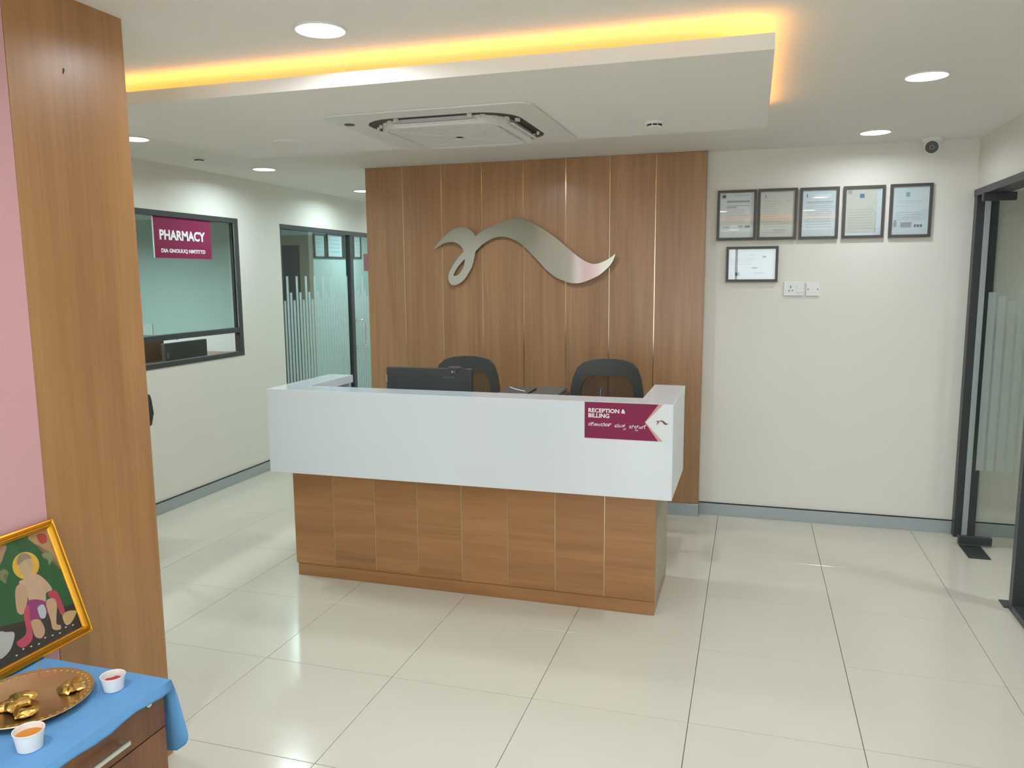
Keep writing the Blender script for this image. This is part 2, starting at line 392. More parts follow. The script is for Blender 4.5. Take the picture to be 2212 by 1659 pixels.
# ------------------------------------------------------------------ downlights
def downlight(x, y, label, z=ZC, r=.078, watt=None, col=LAMP_COL):
    t = thing('downlight', label, 'ceiling light', (x, y, z), 'round recessed downlights')
    bm = B(); ringprism(bm, [(r*math.cos(2*math.pi*k/40)*1.10, r*math.sin(2*math.pi*k/40)*1.10) for k in range(40)],
                        [(r*math.cos(2*math.pi*k/40), r*math.sin(2*math.pi*k/40)) for k in range(40)], lambda u, v, d: (u, v, d), -.006, -.0005)
    obj('rim', bm, M_whitepl, t, local=True)
    bm = B(); cyl(bm, (0, 0, -.004), (0, 0, -.001), r, n=40); obj('diffuser', bm, M_lamp, t, local=True)
    ld = bpy.data.lights.new('downlight_beam', 'AREA'); ld.shape = 'DISK'; ld.size = r*1.9; ld.energy = LAMP_W if watt is None else watt
    ld.color = col; ld.spread = math.radians(165)
    lo = bpy.data.objects.new('downlight_beam', ld); C.objects.link(lo); lo.parent = t; lo.location = (0, 0, -.008)
    return t
downlight(-1.351, 2.35, 'round white downlight in front of the amber cove, largest in view', watt=4.2)
downlight(.644, 3.641, 'round white downlight right of the ceiling raft, nearer one')
downlight(.633, 4.955, 'round white downlight beside the dome camera above the certificates', watt=3.2)
downlight(-3.373, 3.759, 'round white downlight half hidden by the wooden pillar', watt=5.8, col=LEFT_COL)
downlight(-3.43, 5.089, 'round white downlight above the gap between pharmacy window and clinic door', watt=5.8, col=LEFT_COL)
downlight(-3.449, 6.644, 'round white downlight at the left edge of the feature panelling, farthest one', watt=5.8, col=LEFT_COL)
downlight(-1.49, 4.24, 'round white downlight behind the ceiling raft over the feature panelling')
for x, y, q in ((.64, 1.9, 'above the right-hand glass partition just out of view'), (-.4, .4, 'straight above the camera'), (.64, .2, 'above the right side near the camera'),
                (-3.37, 2.42, 'added unseen in the waiting alcove behind the wooden pillar'), (-1.3, .5, 'above the pink wall and the shrine table')):  # alcove lamp is added to brighten what the steel emblem reflects
    downlight(x, y, 'round white downlight '+q)
for x, y, wt in ((-5.0, 4.4, 31),): downlight(x, y, 'round downlight inside the pharmacy room', z=2.15, watt=wt, col=(.92, 1, .98))
for x, y, wt in ((-4.6, 7.2, 11.5), (-4.5, 9.4, 11.5)): downlight(x, y, 'round downlight inside the clinic room near the dark door' if y < 8 else 'round downlight at the far end of the clinic room', watt=wt, col=(.92, 1, .98))
downlight(-3.3, 8.3, 'round downlight at the end of the corridor', watt=10)
downlight(2.4, 3.6, 'round downlight inside the room behind the glass door', watt=11)
downlight(-.3, -1.8, 'round downlight in the raft nearest the added entrance glazing', z=RZ)

# ================================================================== feature panelling
PX0, PX1 = -2.735, -.305
t = thing('feature_panelling', 'tall wooden feature panelling behind the reception desk with thin metal strips', 'wall panel', (-1.52, YP+.03, 0))
seams = [-2.4407, -2.1399, -1.8360, -1.5330, -1.2320, -.9300, -.6260]
ed = [PX0]+seams+[PX1]
for a, b_ in zip(ed[:-1], ed[1:]):
    bm = B(); bx(bm, a+(.0025 if a != PX0 else 0), b_-(.0025 if b_ != PX1 else 0), YP, YP+.018, .088, 2.4185, .0008, 1)
    o = obj('plank', bm, M_wood_v, t)
bm = B(); bx(bm, PX0, PX1, YP+.018, YB, 0, 2.4185); obj('backing', bm, M_wood_v, t)
for s in seams:
    bm = B(); bx(bm, s-.0024, s+.0024, YP+.001, YP+.018, .088, 2.4185); obj('metal_strip', bm, M_strip, t, label='thin polished metal strip')
bm = B(); bx(bm, PX0, PX1, YP-.010, YP+.018, 0, .080); obj('skirting_board', bm, M_skirt, t, label='grey metal skirting')
bm = B(); bx(bm, PX0, PX1+.0005, YP-.009, YP+.0185, .080, .088); obj('skirting_trim', bm, M_chrome, t)

# ------------------------------------------------------------------ logo
top = [(-2.191, 1.824), (-2.142, 1.883), (-2.097, 1.926), (-2.049, 1.959), (-2.001, 1.976), (-1.958, 1.976), (-1.918, 1.964), (-1.886, 1.938), (-1.875, 1.913)]
top2 = [(-1.875, 1.913), (-1.822, 1.947), (-1.765, 1.975), (-1.708, 1.996), (-1.652, 2.015), (-1.606, 2.026), (-1.554, 2.027), (-1.513, 2.019), (-1.465, 1.998), (-1.39, 1.956), (-1.323, 1.912), (-1.255, 1.859), (-1.188, 1.803), (-1.121, 1.75), (-1.062, 1.718), (-1.015, 1.711), (-0.97, 1.723), (-0.924, 1.745), (-0.884, 1.776)]
low = [(-0.884, 1.776), (-0.889, 1.751), (-0.911, 1.709), (-0.95, 1.668), (-0.995, 1.633), (-1.054, 1.605), (-1.107, 1.587), (-1.154, 1.581), (-1.201, 1.587), (-1.255, 1.606), (-1.302, 1.629), (-1.357, 1.672), (-1.411, 1.728), (-1.466, 1.785), (-1.507, 1.825), (-1.542, 1.855), (-1.583, 1.88), (-1.632, 1.899), (-1.674, 1.906), (-1.716, 1.903), (-1.759, 1.889), (-1.809, 1.863), (-1.845, 1.834), (-1.874, 1.807)]
body = [(-1.874, 1.807), (-1.882, 1.765), (-1.897, 1.711), (-1.923, 1.664), (-1.956, 1.617), (-1.993, 1.587), (-2.03, 1.573), (-2.06, 1.577), (-2.078, 1.601), (-2.081, 1.631), (-2.073, 1.665), (-2.051, 1.703), (-2.031, 1.731), (-1.997, 1.773), (-1.963, 1.806)]
head = [(-1.963, 1.806), (-1.974, 1.836), (-2.003, 1.862), (-2.039, 1.875), (-2.076, 1.875), (-2.113, 1.867), (-2.15, 1.848), (-2.191, 1.824)]
h1 = [(-1.954, 1.757), (-1.998, 1.712), (-2.028, 1.672), (-2.044, 1.638)]
h2 = [(-2.044, 1.638), (-2.007, 1.644), (-1.977, 1.678), (-1.958, 1.718), (-1.954, 1.757)]
def crom(p, n=5):
    out = []
    for i in range(len(p)-1):
        a = Vector(p[max(i-1, 0)]); b_ = Vector(p[i]); c = Vector(p[i+1]); d = Vector(p[min(i+2, len(p)-1)])
        for k in range(n):
            s = k/n; out.append(.5*((2*b_)+(c-a)*s+(2*a-5*b_+4*c-d)*s*s+(3*b_-a-3*c+d)*s**3))
    return [tuple(v) for v in out]
LOGO = [crom(top)+crom(top2)+crom(low)+crom(body)+crom(head), crom(h1)+crom(h2)]
def logo_bm(ext, fn):
    cu = bpy.data.curves.new('emblem', 'CURVE'); cu.dimensions = '2D'; cu.fill_mode = 'BOTH'; cu.extrude = ext
    for P in LOGO:
        sp = cu.splines.new('POLY'); sp.points.add(len(P)-1); sp.use_cyclic_u = True
        for q, pt in zip(P, sp.points): u, v = fn(*q); pt.co = (u, v, 0, 1)
    o = bpy.data.objects.new('emblem', cu); C.objects.link(o)
    me = bpy.data.meshes.new_from_object(o.evaluated_get(bpy.context.evaluated_depsgraph_get()))
    bm = B(); bm.from_mesh(me); bpy.data.objects.remove(o); bpy.data.curves.remove(cu); bpy.data.meshes.remove(me)
    bmesh.ops.remove_doubles(bm, verts=bm.verts, dist=1e-5)
    return bm
t = thing('metal_emblem', 'polished steel swoosh emblem mounted on the wooden panelling', 'emblem', (-1.54, YP, 1.8))
bm = logo_bm(.006, lambda x, z: (x, z)); bm.transform(FRONT((0, YP-.034, 0))); obj('swoosh', bm, M_steel, t)
for x, z in ((-2.08, 1.91), (-1.93, 1.75), (-1.55, 1.96), (-1.3, 1.76), (-1.12, 1.65), (-.97, 1.69)):
    bm = B(); cyl(bm, (x, YP, z), (x, YP-.028, z), .008, n=12); obj('standoff', bm, M_chrome, t)

# ================================================================== reception desk
DX0, DX1, DF, DB_ = -2.366, -.402, 3.638, 4.182
CX0, CX1, CF, CB, CZ0, CZ1 = -2.442, -.323, 3.545, 4.195, .604, 1.052
t = thing('reception_desk', 'wooden reception desk with overhanging glossy white U-shaped counter', 'reception desk', (-1.38, 3.87, 0))
bm = B(); bx(bm, DX0+.004, DX1-.018, DF+.016, DB_, .07, CZ0); obj('base_core', bm, M_wood_h, t)
bm = B(); bx(bm, DX0+.008, DX1-.002, DF+.004, DB_-.004, 0, .068, .001, 1); obj('plinth', bm, M_wood_h, t)
ds = [-2.126, -1.880, -1.635, -1.389, -1.142, -.895, -.649]; e2 = [DX0]+ds+[DX1]
for a, b_ in zip(e2[:-1], e2[1:]):
    bm = B(); bx(bm, a+(.0018 if a != DX0 else 0), b_-(.0018 if b_ != DX1 else 0), DF, DF+.016, .071, CZ0, .0007, 1); obj('front_board', bm, M_wood_h, t)
for s in ds[:]:
    bm = B(); bx(bm, s-.0017, s+.0017, DF+.002, DF+.016, .071, CZ0); obj('joint_strip', bm, M_strip, t, label='thin metal joint strip')
bm = B(); bx(bm, DX1-.018, DX1, DF+.016, DB_, .071, CZ0, .0008, 1); obj('side_panel', bm, M_beige, t, label='beige laminate end panel')
# white counter: front box, hollow arms
bm = B(); bx(bm, CX0, CX1, CF, CF+.165, CZ0, CZ1, .0015, 1); obj('counter_front', bm, M_white, t)
for s, (x0, x1) in {'l': (CX0, CX0+.16), 'r': (CX1-.16, CX1)}.items():
    bm = B(); bx(bm, x0, x1, CF+.165, CB, CZ1-.045, CZ1, .0012, 1); obj('arm_top', bm, M_white, t)
    xa, xb = (x0, x0+.025) if s == 'l' else (x1-.025, x1)
    bm = B(); bx(bm, xa, xb, CF+.165, CB, CZ0, CZ1-.045); obj('arm_side', bm, M_white, t)
    bm = B(); bx(bm, x0 if s == 'l' else x0+.02, x1-.02 if s == 'l' else x1, CB-.02, CB-.001, CZ0, CZ1-.045); obj('arm_end', bm, M_white, t)
bm = B(); bx(bm, CX0+.025, CX1-.025, CF+.165, DB_-.02, .70, .735, .001, 1); obj('worktop', bm, M_white, t)
bm = B(); bx(bm, CX0+.025, CX0+.15, CF+.30, CB-.03, .90, .915); obj('arm_shelf', bm, M_wood_h, t)

# sign on the desk
SX0, SX1, SZ0, SZ1 = -.729, -.329, .881, 1.0515
t = thing('desk_sign', 'magenta reception and billing sign stuck on the white counter front', 'sign', (SX0, CF, SZ0))
bm = B(); bx(bm, SX0, SX1, CF-.003, CF-.0002, SZ0, SZ1); obj('plate', bm, M_paper, t)
fn = fxz(CF-.003)
tipx, tz = -.450, .967
bm = B(); prism(bm, [(SX0, SZ0), (-.3885, SZ0), (tipx, tz), (-.3885, SZ1), (SX0, SZ1)], fn, 0, .0008); obj('magenta_field', bm, M_mag, t)
bm = B(); prism(bm, [(-.3885, SZ1), (-.368, SZ1), (tipx+.003, tz), (tipx, tz)], fn, .0002, .0009)
prism(bm, [(-.3885, SZ0), (tipx, tz), (tipx+.003, tz), (-.368, SZ0)], fn, .0002, .0009); obj('salmon_band', bm, M_salmon, t)
def sign_text(s, x, z, size, width, parent, m=M_ink, fat=.0, y=CF-.0042):
    bm = text_bm(s, size, .0004, fat, width); bm.transform(FRONT((x, y, z))); return obj('lettering', bm, m, parent)
sign_text('RECEPTION &', -.711, 1.0035, .0265, .172, t, fat=.0007)
sign_text('BILLING', -.711, .9795, .0265, .098, t, fat=.0007)
KY = CF-.0042
def glyph(s, x, z, size, width, parent):
    bm = text_bm(s, size, .0004, .0002 if size > .015 else 0, width)
    if not bm.verts: bm.free(); return
    bm.transform(FRONT((x, KY, z))); obj('lettering', bm, M_ink, parent)
for s, x, z, sz, wd in (('\u0ca8', -.711, .940, .021, .018), ('\u0ccb', -.694, .940, .020, .026), ('\u0c82', -.667, .940, .018, .011), ('\u0ca6', -.653, .940, .021, .019), ('\u0ca3\u0cbf', -.632, .940, .021, .029),
                        ('\u0cae', -.588, .938, .021, .027), ('\u0ca4', -.558, .938, .021, .019), ('\u0ca4', -.549, .926, .012, .013), ('\u0cac\u0cbf', -.520, .936, .021, .021), ('\u0cb2\u0cbf', -.497, .936, .021, .020), ('\u0cb2', -.493, .924, .012, .013),
                        ('\u0c82', -.476, .936, .017, .010), ('\u0c97', -.464, .936, .021, .015), ('\u0ccd', -.452, .944, .016, .009)):
    glyph(s, x, z, sz, wd, t)
lx, lz, ls = -.386, .969, .058
bm = logo_bm(.0003, lambda x, z: (lx+(x+1.54)*ls/1.3+.014, lz+(z-1.8)*ls/1.3)); bm.transform(FRONT((0, CF-.0042, 0)))
obj('emblem_print', bm, M_maroon, t)

# ================================================================== air conditioner
AX, AY, AZ, AH = -1.32, 3.52, RZ, .465
t = thing('ceiling_air_conditioner', 'white four-way cassette air conditioner set in the ceiling raft', 'air conditioner', (AX, AY, AZ))
fl = lambda u, v, d: (u, v, -d)
bm = B(); P0 = rrect(-AH, AH, -AH, AH, .07); P1 = rrect(-.352, .352, -.352, .352, .17)
ringprism(bm, P0, P1, fl, .001, .008)
obj('fascia', bm, M_acwhite, t, local=True)
bm = B(); P2 = rrect(-AH+.004, AH-.004, -AH+.004, AH-.004, .068); prism(bm, P2, fl, .0, .001); obj('shadow_gap', bm, M_seal, t, local=True)
bm = B(); prism(bm, rrect(-.351, .351, -.351, .351, .169), fl, .0012, .0055); obj('outlet_throat', bm, M_slot, t, local=True)
bm = B(); ringprism(bm, rrect(-.300, .300, -.300, .300, .15), rrect(-.262, .262, -.262, .262, .06), fl, .0055, .040); 
o = obj('inner_frame', bm, M_acwhite, t, smooth=True, local=True)
for k in range(4):
    a = math.pi/2*k; Rm = Matrix.Rotation(a, 4, 'Z')
    bm = B(); bx(bm, -.19, .19, -.318, -.302, -.030, -.025, .002, 1); bm.transform(Rm); obj('louvre', bm, M_acwhite, t, local=True)
    for i in range(5):
        q = a+math.radians(-45-18+9*i); rr = .372-.05+.004*abs(i-2); c, s_ = math.cos(q)*rr*1.12, math.sin(q)*rr*1.12
        g = B(); bx(g, -.010, .010, -.006, .006, -.018, -.0055); g.transform(Matrix.Translation((c, s_, 0)) @ Matrix.Rotation(q+math.pi/2, 4, 'Z'))
        obj('corner_vane', g, M_acwhite, t, local=True)
bm = B(); prism(bm, rrect(-.262, .262, -.262, .262, .058), fl, .012, .030); gr = obj('intake_grille', bm, M_acwhite, t, local=True)
bm = B(); prism(bm, rrect(-.245, .245, -.245, .245, .05), fl, .030, .0305); obj('filter', bm, mat('filter_grey', '#a5a29a', .8, noise=.1, nscale=200), gr, local=True)
for k in range(22):
    y = -.235+.0224*k
    bm = B(); bx(bm, -.243, .243, y-.0065, y+.0065, -.038, -.0306); obj('slat', bm, M_acwhite, gr, local=True)
bm = B()
for s in (-1, 1):
    g = B(); bx(g, -.34, .34, -.016, .016, -.0395, -.030); g.transform(Matrix.Rotation(s*math.pi/4, 4, 'Z'))
    me_ = bpy.data.meshes.new('x'); g.to_mesh(me_); g.free(); bm.from_mesh(me_); bpy.data.meshes.remove(me_)
obj('grille_cross', bm, M_acwhite, gr, local=True)
bm = B(); lathe(bm, [(.024, 0), (.022, -.003), (.0, -.004)], (-.41, -.29, -.008), 20); obj('sensor', bm, M_dark2, t, local=True)

# ------------------------------------------------------------------ ceiling sensors, camera
def detector(x, y, z, r, label):
    t = thing('smoke_detector', label, 'smoke detector', (x, y, z), 'ceiling detectors')
    bm = B(); lathe(bm, [(r, 0), (r, -.005), (r*.8, -.008)], n=28); obj('base', bm, M_ceil, t, local=True)
    bm = B(); lathe(bm, [(r*.7, -.008), (r*.68, -.018), (r*.5, -.021)], n=28); obj('cap', bm, M_ceil, t, local=True)
    for k in range(8):
        a = k*math.pi/4+.2; bm = B(); bx(bm, r*.66, r*.715, -.010, .010, -.0165, -.010); bm.transform(Matrix.Rotation(a, 4, 'Z')); obj('vent', bm, M_seal, t, local=True)
detector(-.444, 3.67, RZ, .045, 'small white detector with dark vents on the raft right of the air conditioner')
detector(-3.527, 4.503, ZC, .038, 'tiny white detector with dark vents on the ceiling above the pharmacy window')
bm = B(); lathe(bm, [(.065, 0), (.062, -.006), (.0, -.008)], (-2.26, 3.56, RZ), 28)
tag(obj('ceiling_cover', bm, M_ceil, None, True), 'faint round blanking cover on the raft left of the air conditioner', 'cover plate')
t = thing('dome_camera', 'white turret security camera at the ceiling corner above the certificates', 'security camera', (.99, 5.30, ZC))
bm = B(); lathe(bm, [(.056, 0), (.056, -.012), (.050, -.022), (.040, -.028)], n=36); obj('base', bm, M_whitepl, t, smooth=True, local=True)
cd = Vector((-.20, -.90, -.34)).normalized(); cc = Vector((0, 0, -.040))
bm = B(); bmesh.ops.create_uvsphere(bm, u_segments=32, v_segments=20, radius=.049); bm.transform(Matrix.Translation(cc)); hs = obj('housing', bm, M_whitepl, t, smooth=True, local=True)
bm = B(); cyl(bm, cc+cd*.030, cc+cd*.046, .046, .041, 32); obj('front_ring', bm, M_whitepl, t, local=True)
bm = B(); cyl(bm, cc+cd*.040, cc+cd*.0475, .036, .036, 32); obj('lens_window', bm, M_dark2, t, local=True)
bm = B(); cyl(bm, cc+cd*.0475, cc+cd*.049, .010, .009, 20); obj('lens', bm, M_dark, t, local=True)

# ================================================================== framed certificates
def cert(x0, x1, z0, z1, label, paper, marks, border=.0165, yb=YB, yaw=None):
    t = thing('framed_certificate', label, 'picture frame', ((x0+x1)/2, yb, z0), 'framed certificates on the back wall')
    w_, h_ = x1-x0, z1-z0
    f = lambda u, v, d: (u, -d, v)
    R = [(-w_/2, 0), (w_/2, 0), (w_/2, h_), (-w_/2, h_)]; b_ = border
    bm = B(); Q = [(-w_/2+b_, b_), (w_/2-b_, b_), (w_/2-b_, h_-b_), (-w_/2+b_, h_-b_)]
    ringprism(bm, R, Q, f, .001, .021); obj('frame', bm, M_frame, t, local=True)
    bm = B(); prism(bm, Q, f, .002, .010); pa = obj('paper', bm, paper, t, local=True)
    iw, ih = w_-2*b_, h_-2*b_; groups = {}
    for (u0, u1, v0, v1, m) in marks: groups.setdefault(m, []).append((u0, u1, v0, v1))
    for m, qs in groups.items():
        bm = B()
        for (u0, u1, v0, v1) in qs:
            X = lambda q: -w_/2+b_+q*iw; Z = lambda q: b_+q*ih
            bx(bm, X(u0), X(u1), -.0106, -.0100, Z(v0), Z(v1))
        obj('print', bm, m, pa, local=True)
    bm = B(); bx(bm, -w_/2+b_, w_/2-b_, -.0145, -.0130, b_, h_-b_); obj('glass', bm, M_glass_p, t, local=True)
    return t
def lines(v0, v1, n, u0=.15, u1=.88, m=None, jit=.15, th=.008):
    m = m or M_print; r = []
    for k in range(n):
        v = v1-(v1-v0)*k/max(n-1, 1); r.append((u0+random.uniform(0, .03), u1-random.uniform(0, jit), v, v+th, m))
    return r
cert(-.235, .009, 1.852, 2.171, 'black-framed certificate at the left end of the row, round grey crest', M_paper,
     [(.06, .18, .88, .96, M_print), (.08, .16, .90, .945, M_paper)] + [(.40, .86, .93, .94, M_print), (.2, .88, .78, .83, M_print), (.2, .88, .71, .72, M_printd), (.2, .5, .66, .69, M_print)] + lines(.35, .62, 7) + [(.1, .3, .22, .26, M_print), (.75, .9, .22, .27, M_printd), (.55, .7, .23, .27, M_print)])
cert(.016, .255, 1.851, 2.172, 'black-framed certificate on cream paper, second from the left in the row', M_paper2,
     [(.14, .17, .86, .92, M_printd), (.75, .88, .78, .785, M_printd)] + lines(.45, .78, 7, .08, .6) + lines(.1, .4, 6, .08, .9) + [(.4, .75, .14, .17, M_print)])
cert(.270, .501, 1.850, 2.170, 'black-framed certificate on pale blue paper, middle of the row', M_paper3,
     [(.12, .15, .84, .92, M_printd), (.35, .85, .86, .90, M_ink), (.12, .9, .74, .75, M_printd), (.12, .9, .71, .715, M_printd)] + lines(.45, .66, 6, .1, .95) + lines(.2, .38, 4, .1, .9))
cert(.524, .762, 1.851, 2.169, 'black-framed certificate with a blue square emblem, fourth in the row', M_paper2,
     [(.05, .16, .89, .97, M_print), (.38, .51, .80, .89, M_blueprint), (.87, 1, 0, 1, M_paper3), (0, .87, 0, .07, M_paper3)] + lines(.15, .55, 8, .06, .84) + [(0.02, .84, .065, .07, M_printd), (.835, .84, .07, .5, M_printd)])
cert(.789, 1.024, 1.850, 2.171, 'black-framed certificate with a teal square emblem, right end of the row', M_paper3,
     [(.36, .47, .79, .88, M_tealprint), (.1, .8, .70, .705, M_print), (.1, .8, .665, .67, M_print), (.1, .45, .60, .605, M_print), (.05, .8, .32, .323, M_printd), (.05, .14, .17, .27, M_print), (.07, .12, .28, .30, M_printd), (.25, .55, .15, .26, M_print), (.62, .68, .155, .21, M_printd), (.70, .76, .155, .21, M_printd), (.78, .84, .155, .21, M_printd)] + lines(.36, .46, 3, .08, .85))
cert(-.170, .153, 1.584, 1.811, 'black-framed landscape certificate hanging below the row', M_paper,
     [(.72, .80, .72, .77, M_printd), (.45, .55, .80, .82, M_print), (.15, .24, .12, .23, M_printd), (.5, .62, .36, .40, M_printd)] + lines(.5, .68, 4, .03, .6) + lines(.24, .42, 5, .1, .3) + [(.55, .8, .20, .215, M_print)])

# sockets
t = thing('wall_socket', 'white power socket plate below the certificates, left one of the pair', 'socket', (.253, YB, 1.494), 'wall plates under the certificates')
bm = B(); bx(bm, .193, .314, YB-.011, YB-.0005, 1.494, 1.584, .003); obj('plate', bm, M_whitepl, t)
for dx, dz, a, b_ in ((.235, 1.550, .003, .008), (.226, 1.527, .003, .005), (.246, 1.527, .003, .005)):
    bm = B(); bx(bm, dx-a, dx+a, YB-.0116, YB-.0105, dz-b_, dz+b_); obj('pin_hole', bm, M_printd, t)
bm = B(); bx(bm, .270, .300, YB-.0145, YB-.010, 1.515, 1.563, .002); obj('rocker_switch', bm, M_whitepl, t)
t = thing('blank_wall_plate', 'square white blank plate with two screws right of the power socket', 'wall plate', (.369, YB, 1.492), 'wall plates under the certificates')
bm = B(); bx(bm, .328, .410, YB-.010, YB-.0005, 1.492, 1.577, .003); obj('plate', bm, M_whitepl, t)
for dx in (.341, .398):
    bm = B(); cyl(bm, (dx, YB-.010, 1.535), (dx, YB-.0112, 1.535), .004, n=12); obj('screw', bm, M_dark2, t)

# ================================================================== pharmacy window
r = sroot('window_1', 'black framed pharmacy counter window in the left wall', (XL, WY0, WZ0))
FX0, FX1 = XL-.045, XL+.004
def rail(nm, y0, y1, z0, z1, parent, x0=None, x1=None, m=None):
    bm = B(); bx(bm, FX0 if x0 is None else x0, FX1 if x1 is None else x1, y0, y1, z0, z1, .0015, 1); return obj(nm, bm, m or M_black, parent)
rail('head_rail', WY0, WY1, WZ1-.038, WZ1, r); rail('sill_rail', WY0, WY1, WZ0, WZ0+.036, r)
rail('jamb', WY1-.05, WY1, WZ0+.036, WZ1-.038, r); rail('jamb', WY0, WY0+.05, WZ0+.036, WZ1-.038, r)
rail('transom', WY0+.05, WY1-.05, 1.205, 1.243, r)
rail('glazing_bead', WY1-.068, WY1-.062, 1.243, WZ1-.038, r, XL-.03, XL-.012); rail('glazing_bead', WY1-.056, WY1-.0505, 1.243, WZ1-.038, r, XL-.014, XL+.002, M_chrome)
bm = B(); bx(bm, XL-.026, XL-.020, WY0+.05, WY1-.05, 1.243, WZ1-.038); obj('pane', bm, M_glass_w, r)
t = thing('pharmacy_sign', 'magenta pharmacy sign hanging at the top of the window', 'sign', (XL-.016, 4.495, 1.777))
bm = B(); bx(bm, XL-.018, XL-.012, 4.495, 5.095, 1.777, 2.0615); obj('board', bm, M_mag, t)
bm = B(); bx(bm, XL-.0185, XL-.0115, 4.4925, 4.4975, 1.777, 2.0615); obj('edge', bm, M_ink, t)
bm = text_bm('PHARMACY', .1, .0006, .0035, .475)
for v in bm.verts: v.co.y *= .92
bm.transform(LEFTW((XL-.0113, 4.553, 1.906))); obj('lettering', bm, M_ink, t)
bm = text_bm('DIA GNOUUQ NMTITTD', .036, .0006, .0012, .46); bm.transform(LEFTW((XL-.0113, 4.562, 1.816))); obj('lettering', bm, M_ink, t)
# inside the pharmacy
t = thing('pharmacy_counter', 'dark counter top inside the pharmacy behind the window sill', 'counter', (-4.35, 4.6, 0))
bm = B(); bx(bm, -4.70, -4.02, 3.4, 5.8, .96, 1.0); obj('top', bm, M_brown, t)
bm = B(); bx(bm, -4.66, -4.06, 3.4, 5.8, 0, .96); obj('carcass', bm, M_brown, t)
t = thing('pharmacy_monitor', 'black computer monitor turned away inside the pharmacy window', 'monitor', (-4.25, 5.13, 1.0))
bm = B(); bx(bm, -4.27, -4.235, 4.887, 5.368, 1.004, 1.146, .004); obj('back_shell', bm, M_dark, t)
bm = B(); bx(bm, -4.236, -4.233, 4.905, 4.912, 1.03, 1.075); bx(bm, -4.236, -4.233, 4.918, 4.925, 1.03, 1.075); obj('vent', bm, M_printd, t)
t = thing('pharmacy_box', 'brown wooden cabinet box beside the pharmacy monitor', 'cabinet', (-4.5, 4.8, 1.0))
bm = B(); bx(bm, -4.62, -4.40, 4.3, 5.07, 1.0, 1.165, .003); obj('body', bm, M_cab, t)
bm = B(); tube(bm, [(-4.42, 5.05, 1.17), (-4.42, 5.2, 1.172), (-4.42, 5.24, 1.16)], .006); obj('rail', bm, M_chrome, t)
bm = B(); cyl(bm, (-4.42, 5.235, 1.168), (-4.42, 5.25, 1.155), .012); obj('knob', bm, M_dark, t)
t = thing('pharmacy_switch_plate', 'white switch plate on the pharmacy wall low in the window', 'switch', (-5.24, 5.85, 1.13))
bm = B(); bx(bm, -5.30, -5.185, 5.838, 5.8495, 1.125, 1.233, .003); obj('plate', bm, M_whitepl, t)
bm = B(); bx(bm, -5.27, -5.215, 5.834, 5.839, 1.15, 1.21, .002); obj('rocker_switch', bm, M_whitepl, t)

# ================================================================== glazed clinic front
r = sroot('window_2', 'glazed clinic front with frosted stripes and black frame', (XL, GY0, 0))
rail('head_rail', GY0, 8.99, GZ-.04, GZ, r, XL-.05, XL+.004); rail('jamb', GY0, GY0+.02, 0, GZ-.04, r, XL-.05, XL+.0)
rail('mullion', 7.224, 7.286, 0, GZ-.04, r, XL-.05, XL+.004)
bm = B(); bx(bm, XL-.030, XL-.020, GY0+.02, 7.224, 0, GZ-.04); obj('pane', bm, M_glass_d, r)
def frost_strip(y, z, wd, parent, x0=XL-.0198, x1=XL-.0190):
    bm = B(); bx(bm, x0, x1, y-wd/2, y+wd/2, .02, z); obj('frosted_strip', bm, M_frost, parent)
pat = [1.647, 1.503, 1.433]
for k in range(24):
    y = 6.055+k*.0507; z = (1.433, 1.647, 1.503)[k % 3]
    if y < 7.21: frost_strip(y, z, .034, r)
d = sroot('door_1', 'frameless glass clinic door with frosted stripes and D-handle', (XL, 7.3, 0))
bm = B(); bx(bm, XL-.030, XL-.020, 7.292, 8.2, .01, GZ-.045); obj('pane', bm, M_glass_d, d)
for k in range(12):
    y = 7.306+k*.0507; frost_strip(y, (1.433, 1.647, 1.503)[k % 3], .034, d)
bm = B(); pts = [(XL-.02, 7.335, 1.185), (XL+.03, 7.335, 1.185), (XL+.05, 7.345, 1.165), (XL+.05, 7.345, 1.1), (XL+.05, 7.345, .98), (XL+.05, 7.345, .93), (XL+.03, 7.335, .907), (XL-.02, 7.335, .907)]
pts = [(XL-.02, 7.34, 1.19), (XL+.03, 7.40, 1.19), (XL+.045, 7.44, 1.16), (XL+.045, 7.44, 1.05), (XL+.045, 7.44, .94), (XL+.03, 7.40, .905), (XL-.02, 7.34, .905)]
tube(bm, pts, .011, 10); obj('pull_handle', bm, M_chrome, d, smooth=True)
# certificates inside the clinic
def wallpic(y0, y1, z0, z1, label, paper):
    t = thing('clinic_certificate', label, 'picture frame', (-5.2, (y0+y1)/2, z0), 'framed certificates inside the clinic')
    f = lambda u, v, d: (-5.2+d, u, v)
    bm = B(); P = [(y0, z0), (y1, z0), (y1, z1), (y0, z1)]; b_ = .022; Q = [(y0+b_, z0+b_), (y1-b_, z0+b_), (y1-b_, z1-b_), (y0+b_, z1-b_)]
    ringprism(bm, P, Q, f, .001, .02); obj('frame', bm, M_frame, t)
    bm = B(); prism(bm, Q, f, .002, .008); obj('paper', bm, paper, t)
    bm = B()
    for k in range(5): bx(bm, -5.192, -5.1915, y0+.07, y1-.08, z0+.08+.05*k, z0+.086+.05*k)
    obj('print', bm, M_print, t)
wallpic(8.67, 8.945, 1.875, 2.178, 'framed certificate in the clinic nearest the dark door', M_paper3)
wallpic(8.98, 9.39, 1.88, 2.195, 'framed certificate in the middle of the clinic row', M_paper3)
wallpic(9.42, 9.65, 1.885, 2.20, 'framed certificate in the clinic partly behind the black mullion', M_paper3)
wallpic(9.67, 9.895, 1.89, 2.205, 'last framed certificate of the clinic row, right of the black mullion', M_paper)
